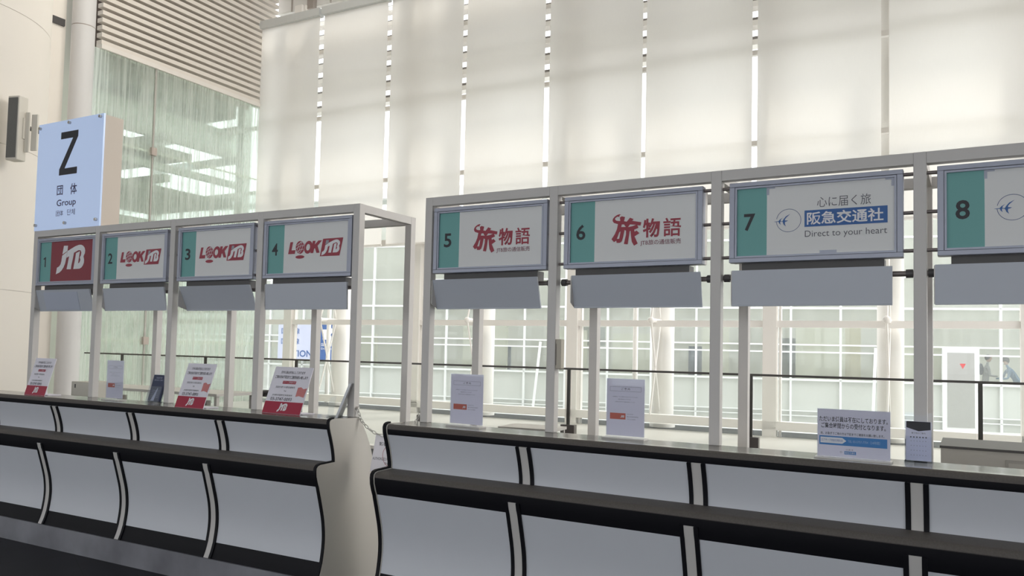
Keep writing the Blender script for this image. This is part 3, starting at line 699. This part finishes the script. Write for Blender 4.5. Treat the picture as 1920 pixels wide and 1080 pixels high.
# landscape blue notice
t = thing('notice_stand', 'landscape white notice with a blue band standing below sign 7', 'notice stand', RB, (2.468, -.118, HC), 'notices below sign 7')
MB().box(-.150, .150, .002, .0035, .006, .218).build('paper', M_paper, t)
MB().box(-.153, .153, -.002, .001, .004, .221).build('acrylic_sheet', M_acr, t)
MB().box(-.158, .158, -.04, .04, 0, .005).build('foot', mat('acrylic_foot', (0, 0, 0)), t)
y = .0012
mb = text_bm('ただいま係員は不在にしております。', -.142, .140, .162, .186, y, bold=.012)
text_bm('ご集合時間からの受付となります。', -.134, .132, .133, .157, y, bold=.012, into=mb)
text_bm('尚、お急ぎでご用の方は下記までご連絡をお願い致します。', -.136, .126, .104, .116, y, bold=.01, into=mb)
text_bm('心に届く旅', -.030, .0, .038, .044, y, into=mb); mb.build('lettering', M_num, t)
MB().flat(rect(-.142, .138, .058, .098), y).build('blue_band', M_sky, t)
MB().flat([(-.137, .066), (-.045, .066), (-.028, .079), (-.045, .092), (-.137, .092)], y - .0006).build('arrow', M_white, t)
text_bm('エアサーブ羽田空港支店', -.133, -.043, .074, .085, y - .001).build('arrow_lettering', M_blue, t)
text_bm('TEL 03-5757-7704（24時間）', -.022, .110, .072, .086, y - .0006).build('band_lettering', mat('print_pale_blue', (.35, .52, .70), .5), t)
MB().flat(rect(-.036, .012, .020, .034), y).build('name_block', M_sky, t)
text_bm('阪急交通社', -.033, .009, .022, .032, y - .0006).build('name_lettering', M_white, t)
ring(MB(), -.050, .029, .004, .004, .001, y).build('emblem', M_grey, t)

def holder(row, label, c, v, wd, hgt, lean, kind, rot=0):
    t = thing('leaflet_holder', label, 'leaflet holder', row, (c, v, HC), 'acrylic leaflet holders on the counters', rot)
    ang = -math.asin(lean / hgt); R_ = Matrix.Rotation(ang, 4, 'X'); h = wd / 2
    MB().box(-h - .004, h + .004, .014, .017, .0, hgt + .01).tf(R_).build('back_plate', M_acr, t)
    MB().box(-h - .004, h + .004, -.018, -.015, .0, hgt * .55).tf(R_).build('front_plate', M_acr, t)
    mb = MB(); mb.box(-h - .004, -h - .001, -.015, .014, 0, hgt * .8); mb.box(h + .001, h + .004, -.015, .014, 0, hgt * .8); mb.tf(R_).build('side_plate', M_acr, t)
    MB().box(-h - .006, h + .006, -.022, .05, 0, .003).build('foot', M_acr, t)
    if kind == 'dark':
        MB().box(-h, h, -.002, .010, .006, hgt - .005).tf(R_).build('leaflet_stack', mat('leaflet_navy', (.035, .045, .10), .35), t)
        mb = text_bm('羽田空港', -h * .5, h * .5, hgt * .84, hgt * .90, -.003); text_bm('国内線のご案内', -h * .7, h * .7, hgt * .76, hgt * .81, -.003, into=mb)
        for i in range(5): text_bm('ー時刻 案内 受付ー', -h * .8, h * .8, hgt * (.40 - i * .06), hgt * (.43 - i * .06), -.003, into=mb)
        mb.flat([(-h * .55, .01), (h * .0, .01), (h * .25, hgt * .5), (h * .12, hgt * .5)], -.0028)
        mb.tf(R_).build('lettering', mat('print_pale', (.45, .48, .62), .5), t)
    elif kind == 'white':
        MB().box(-h, h, -.002, .010, .006, hgt - .028).tf(R_).build('leaflet_stack', mat('leaflet_pale', (.60, .62, .78), .4), t)
        MB().flat([(-h * .95, hgt - .028), (h * .95, hgt - .028), (h * .95, hgt - .062), (0, hgt - .070), (-h * .95, hgt - .055)], -.003).tf(R_).build('dark_header', M_num, t)
        mb = text_bm('乗り物のご案内', -h * .55, h * .55, hgt * .60, hgt * .635, -.003)
        for k in range(6): mb.flat(ell(-h * .6 + k * h * .24, hgt * .53, .0032, .0032, 10), -.003)
        for k in range(4): text_bm('・・・・・・', -h * .6, h * .6, hgt * (.44 - k * .1), hgt * (.455 - k * .1), -.003, into=mb)
        mb.tf(R_).build('lettering', M_grey, t)
    return t
holder(RA, 'small acrylic holder with dark navy leaflets between signs 2 and 3', 1.640, -.01, .135, .215, .055, 'dark')
holder(RB, 'small acrylic holder with pale leaflets at the right, beside the blue notice', 2.722, -.018, .100, .205, .004, 'white')
# side-on silver menu stand at the end of the far counter
t = thing('brochure_stand', 'silver-edged brochure stand seen side-on at the end of the far counter', 'brochure stand', RA, (3.44, -.02, HC), rot=-1.05)
R_ = Matrix.Rotation(-.36, 4, 'X')
MB().box(-.09, .09, .0, .014, .002, .235).tf(R_).build('board', mat('silver_edge', (.42, .43, .45), .3, .5), t)
MB().box(-.09, .09, -.05, -.046, .0, .12).tf(Matrix.Rotation(-.12, 4, 'X')).build('acrylic_pocket', M_acr, t)
MB().box(-.09, .09, -.055, .06, 0, .004).build('foot', M_acr, t)

# small intercom box on the inner side of the post between signs 5 and 6
t = thing('wall_intercom', 'beige instrument box fixed to the post between signs 5 and 6', 'intercom', RB, (.916, .0, 1.475))
MB().box(0, .035, .005, .048, 0, .165).build('casing', mat('beige_plastic', (.50, .46, .38), .5), t, bevel=.003)
MB().box(.004, .006, .003, .0055, .02, .14).build('slot', M_dark, t)

# chain barrier with hanging sheet
def chain(name, label, pts, group=None):
    t = thing(name, label, 'chain', RA, pts[0], None)
    base = t.location.copy(); inv = Matrix.Rotation(-RA.th, 4, 'Z')
    W3 = [inv @ (Vector(RA.g(*p)) - base) for p in pts]
    pos = []; 
    for a, b in zip(W3, W3[1:]):
        n_ = max(1, round((b - a).length / .026))
        for i in range(n_): pos.append((a + (b - a) * (i + .5) / n_, (b - a).normalized()))
    for i, (p, d) in enumerate(pos):
        s_ = d.cross(Vector((0, 0, 1)));
        s_ = s_.normalized() if s_.length > .05 else Vector((1, 0, 0))
        if i % 2: s_ = d.cross(s_).normalized()
        MB().torus(p, d, s_, .0165, .0085, .003).build('link', mat('chain_grey', (.58, .57, .54), .4, .3), t, True)
    return t
def BtoA(u, v, z):
    q = RB.g(u, v, z) - RA.P; return (q.dot(RA.d), q.dot(RA.n), z)
e0 = (3.560, .026, 1.180); e1 = BtoA(-.006, .026, 1.205)
N = 16; cp_ = []
for i in range(N + 1):
    s_ = i / N; sag = .235 * (4 * s_ * (1 - s_)) ** .62
    cp_.append(tuple(e0[k] * (1 - s_) + e1[k] * s_ for k in range(2)) + (e0[2] * (1 - s_) + e1[2] * s_ - sag * .75,))
chain('chain_barrier', 'pale plastic chain hanging across the gap between the two counters', cp_)
t = thing('chain_hook', 'round metal hook on the right post of the far frame', 'hook', RA, (3.552, .026, 1.180))
MB().bar((0, 0, 0), (.02, 0, 0), .010, 14).build('knob', M_chrome, t, True)
mid = cp_[6]
t = thing('hanging_sheet', 'white authorised-personnel sheet hung from the chain between the counters', 'notice', RA, (mid[0] + .045, mid[1], mid[2] - .232), rot=0.02)
MB().flat([(-.115, .0), (.13, .0), (.12, .215), (-.075, .235)], 0).build('paper', M_paper, t)
mb = text_bm('関係者以外立入禁止', -.045, .10, .165, .19, -.0012, bold=.012)
text_bm('AUTHORIZED PERSONNEL', -.095, .10, .075, .092, -.0012, into=mb); text_bm('IN A...', .0, .06, .05, .065, -.0012, into=mb); mb.build('lettering', M_grey, t)
ring(MB(), .035, .105, .055, .065, .003, -.0016).build('red_ring', mat('ring_red', (.45, .12, .16), .5), t)

# ------------------------------------------------------------------ behind the counters
t = thing('back_desk', 'grey desk with a dark rim behind the right end of the near counter', 'desk', RB, (2.76, 1.5, 0))
MB().box(0, 2.2, 0, .55, 0, 1.045).build('body', M_desk, t)
MB().box(-.005, 2.2, -.012, .56, 1.045, 1.060).build('rim', M_dark, t)
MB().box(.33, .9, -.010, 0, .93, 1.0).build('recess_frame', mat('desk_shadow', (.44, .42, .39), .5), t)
MB().box(.345, .885, -.014, -.010, .945, .985).build('tray_slot', M_desk, t)
t = thing('low_table', 'pale folding table top seen just over the counter below sign 5', 'table', RB, (-1.5, 3.45, 0), rot=.1)
MB().box(0, .62, 0, .45, .72, .75).build('tabletop', M_desk, t)
for x, y_ in ((.03, .03), (.59, .03), (.03, .42), (.59, .42)): MB().box(x - .015, x + .015, y_ - .015, y_ + .015, 0, .72).build('leg', M_desk, t)
t = thing('back_table', 'long pale table behind the far counter below signs 2 and 3', 'table', RA, (-2.9, 2.3, 0), rot=0)
MB().box(0, 2.6, 0, .6, .975, 1.005).build('tabletop', M_desk, t)
for x, y_ in ((.04, .04), (2.56, .04), (.04, .56), (2.56, .56)): MB().box(x - .02, x + .02, y_ - .02, y_ + .02, 0, .975).build('leg', M_desk, t)
t = thing('control_box', 'small beige cabinet behind the far counter beside the slim column', 'cabinet', RA, (-1.235, 1.2, 0))
MB().box(0, .30, 0, .3, 0, 1.14).build('body', mat('beige_cabinet', (.52, .50, .44), .5), t)
MB().box(.02, .30, -.006, 0, 1.0, 1.13).build('door', mat('beige_cabinet_door', (.60, .58, .52), .5), t)
MB().box(.065, .08, -.01, -.005, 1.075, 1.115).build('handle', M_dark, t)
t = thing('desk_telephone', 'dark telephone handset lying behind the far counter beside the navy leaflets', 'telephone', RA, (.30, 2.35, 1.005))
MB().tube([(0, 0, .02), (.05, 0, .05), (.14, .01, .055), (.20, .01, .03)], .022).build('handset', M_dark, t)
MB().box(.02, .24, .03, .16, 0, .03).build('base', M_dark, t)

# ------------------------------------------------------------------ outside: ground, facing building, people
struct(MB().box(-60, 60, -40, 30, -.9, -.7).build('floor_outside', M_ground), FC, (0, 0, 0))
t = thing('facing_building', 'pale glazed building across the forecourt seen through the windows', 'building', FC, (0, 0, 0))
MB().box(-34, 12, .1, 2.6, -.15, -.05).build('inner_floor', M_facade2, t)
MB().box(-34, 12, 2.6, 3.0, -.7, 7.5).build('inner_wall', M_facade2, t)
for a, b in ((-34, -24), (-24, -14), (-14, -4), (-4, 12)):
    MB().box(a, b, .05, .09, -.7, .74).build('spandrel_glass', M_facade, t)
mb = MB()
MB().box(-34, 12, .02, .04, .74, 7.5).build('upper_glass', glass_mat('facade_pane', (.95, .96, .95), .02, milk=.13, haze=(.80, .81, .78)), t)  # milk mixes a painted reflection haze into the panes
for z, h_ in ((-.44, .03), (-.28, .03), (.78, .07), (1.72, .05), (1.97, .05), (3.22, .07), (4.26, .05), (5.6, .07)):
    MB().box(-34, 12, -.05, .08, z - h_ / 2, z + h_ / 2).build('transom', M_mull, t)
x = -33.2
while x < 11:
    if abs(x) > .3 and abs(x - .95) > .5: MB().box(x - .035, x + .035, -.05, .08, -.7, 7.5).build('mullion', M_mull, t)
    x += 1.583
MB().box(-34, 12, -.3, 1.0, 7.5, 7.9).build('roof_edge', M_mull, t)
random.seed(3)
for x in list(range(-32, -1, 3)) + [7]:
    MB().box(x + random.random(), x + 1.2 + random.random() * 1.2, .45, .58, .8, 1.5 + random.random() * 1.3).build('inner_partition', mat('part%d' % (x % 3), [(.42, .45, .46), (.66, .66, .54), (.48, .46, .44)][x % 3], .7), t)
for a, b, z0, z1, c in ((-15.9, -15.0, .8, 1.7, (.06, .10, .16)), (-8.2, -7.2, .8, 1.85, (.07, .10, .15)), (-5.6, -4.2, .8, 2.2, (.16, .18, .18)), (-12.2, -11.3, 1.8, 2.5, (.25, .27, .24)), (-3.1, -2.4, .0, 2.6, (.62, .58, .42))):
    MB().box(a, b, .8, .9, z0, z1).build('inner_panel', mat('inner_%d' % int(-a * 10), c, .6), t)
d = MB().box(-.06, 1.0, -.08, .1, -.7, 1.98); d = d.build('door_frame', M_mull, t)
MB().box(.08, .86, -.10, -.08, -.6, 1.80).build('door_leaf', mat('door_grey', (.40, .40, .38), .4), d)
MB().flat([(.43, 1.45), (.61, 1.45), (.52, 1.28)], -.105).build('red_triangle', mat('triangle_red', (.60, .10, .10), .5), d)
for i, x in enumerate((-26.4, -13.7, -9.0, -5.6, -2.2, 2.6)):
    MB().bar((x, -.5, -.7), (x + .15, -.1, 1.9), .05, 8).build('raking_strut', M_mull, t)

t = thing('direction_poster', 'blue and white poster with a white arrow across the forecourt', 'poster', FC, (-22.85, -.35, 1.0))
MB().box(0, .95, 0, .03, 0, 1.55).build('panel', mat('poster_blue', (.05, .12, .33), .5), t)
mb = MB(); mb.flat([(.25, .82), (.65, .82), (.65, .98), (.45, .98), (.45, 1.12), (.62, 1.12), (.62, 1.05), (.80, 1.18), (.62, 1.30), (.62, 1.23), (.25, 1.23)], -.005)
text_bm('国内線', .2, .75, .55, .68, -.005, into=mb); text_bm('Domestic', .2, .75, .42, .5, -.005, into=mb); mb.build('lettering', M_white, t)
t = thing('wide_poster', 'wide blue and white poster left of the arrow poster across the forecourt', 'poster', FC, (-24.7, -.3, .95))
MB().box(0, 1.7, 0, .03, 0, 1.5).build('panel', mat('poster_pale', (.55, .58, .72), .5), t)
mb = MB()
text_bm('国際線', .15, 1.0, 1.08, 1.32, -.005, bold=.01, into=mb); text_bm('国内線', .15, 1.0, .66, .90, -.005, bold=.01, into=mb); text_bm('TION', .7, 1.6, .15, .42, -.005, bold=.02, into=mb)
mb.build('lettering', mat('poster_blue', (0, 0, 0)), t)

def person(label, row, loc, rot, shirt, bend, cap, pack, group=None):
    t = thing('person', label, 'person', row, loc, None, rot)
    me = bpy.data.meshes.new('body'); bm = bmesh.new()
    b = bend
    pel = Vector((0, 0, .95)); ch = pel + Vector((0, -math.sin(b) * .34, math.cos(b) * .34)); nk = pel + Vector((0, -math.sin(b) * .52, math.cos(b) * .52))
    hd = nk + Vector((0, -math.sin(b * .8) * .12 - .01, math.cos(b * .8) * .12))
    J = [pel, ch, nk, hd]; R = [.13, .15, .055, .05]; E = [(0, 1), (1, 2), (2, 3)]
    def add(p, r, par): J.append(p); R.append(r); E.append((par, len(J) - 1)); return len(J) - 1
    for s_ in (-1, 1):
        a = add(Vector((s_ * .09, 0, .88)), .095, 0); k_ = add(Vector((s_ * .10, -.04, .50)), .062, a); f = add(Vector((s_ * .11, .03, .09)), .042, k_); add(Vector((s_ * .12, -.13, .04)), .038, f)
        sh = add(nk + Vector((s_ * .17, 0, -.07)), .055, 1); el = add(sh and J[sh] + Vector((s_ * .05, -.04 - .10 * b, -.27)), .042, sh); add(J[el] + Vector((-s_ * .03, -.22, -.02)), .030, el)
    vs = [bm.verts.new(p) for p in J]
    for i, j in E: bm.edges.new((vs[i], vs[j]))
    bm.to_mesh(me); bm.free()
    o = bpy.data.objects.new('body', me); col.objects.link(o)
    sk = o.modifiers.new('skin', 'SKIN'); su = o.modifiers.new('sub', 'SUBSURF'); su.levels = 1; su.render_levels = 1
    for i, v in enumerate(me.skin_vertices[0].data): v.radius = (R[i], R[i] * .8); v.use_root = (i == 0)
    me.materials.append(shirt); o.parent = t
    h0 = hd + Vector((0, -.02, .10)); MB().ball(h0, .1, .78, .95, 1.18).build('head', M_skin, t, True)
    MB().ball(h0 + Vector((0, .02, .03)), .102, .84, .95, 1.1).build('hair', M_hair, t, True)
    MB().ball(h0 + Vector((0, -.095, -.01)), .016).build('nose', M_skin, t, True)
    for s_ in (-1, 1):
        MB().bar((s_ * .095, 0, .93), (s_ * .10, -.04, .5), .10, 10, .075).bar((s_ * .10, -.04, .5), (s_ * .11, .02, .1), .075, 10, .06).build('trouser_leg', M_trouser, t, True)
    if cap: MB().ball(h0 + Vector((0, -.02, .06)), .105, .88, 1.1, .75).build('cap', M_hair, t, True)
    if pack: MB().ball(ch + Vector((0, .16, .04)), .15, .8, .5, 1.3).build('backpack', M_trouser, t, True)
    MB().ball(h0 + Vector((0, -.06, -.045)), .06, .8, .6, .6).build('face_mask', M_white, t, True)
    return t
person('person in grey top with a backpack standing beyond the glass at far right', FC, (1.42, 1.0, -.05), 1.5, M_shirt, .12, False, True)
person('person in blue jacket and dark cap stooping at the right edge beyond the glass', FC, (2.30, .75, -.05), -1.5, M_jacket, .55, True, False)
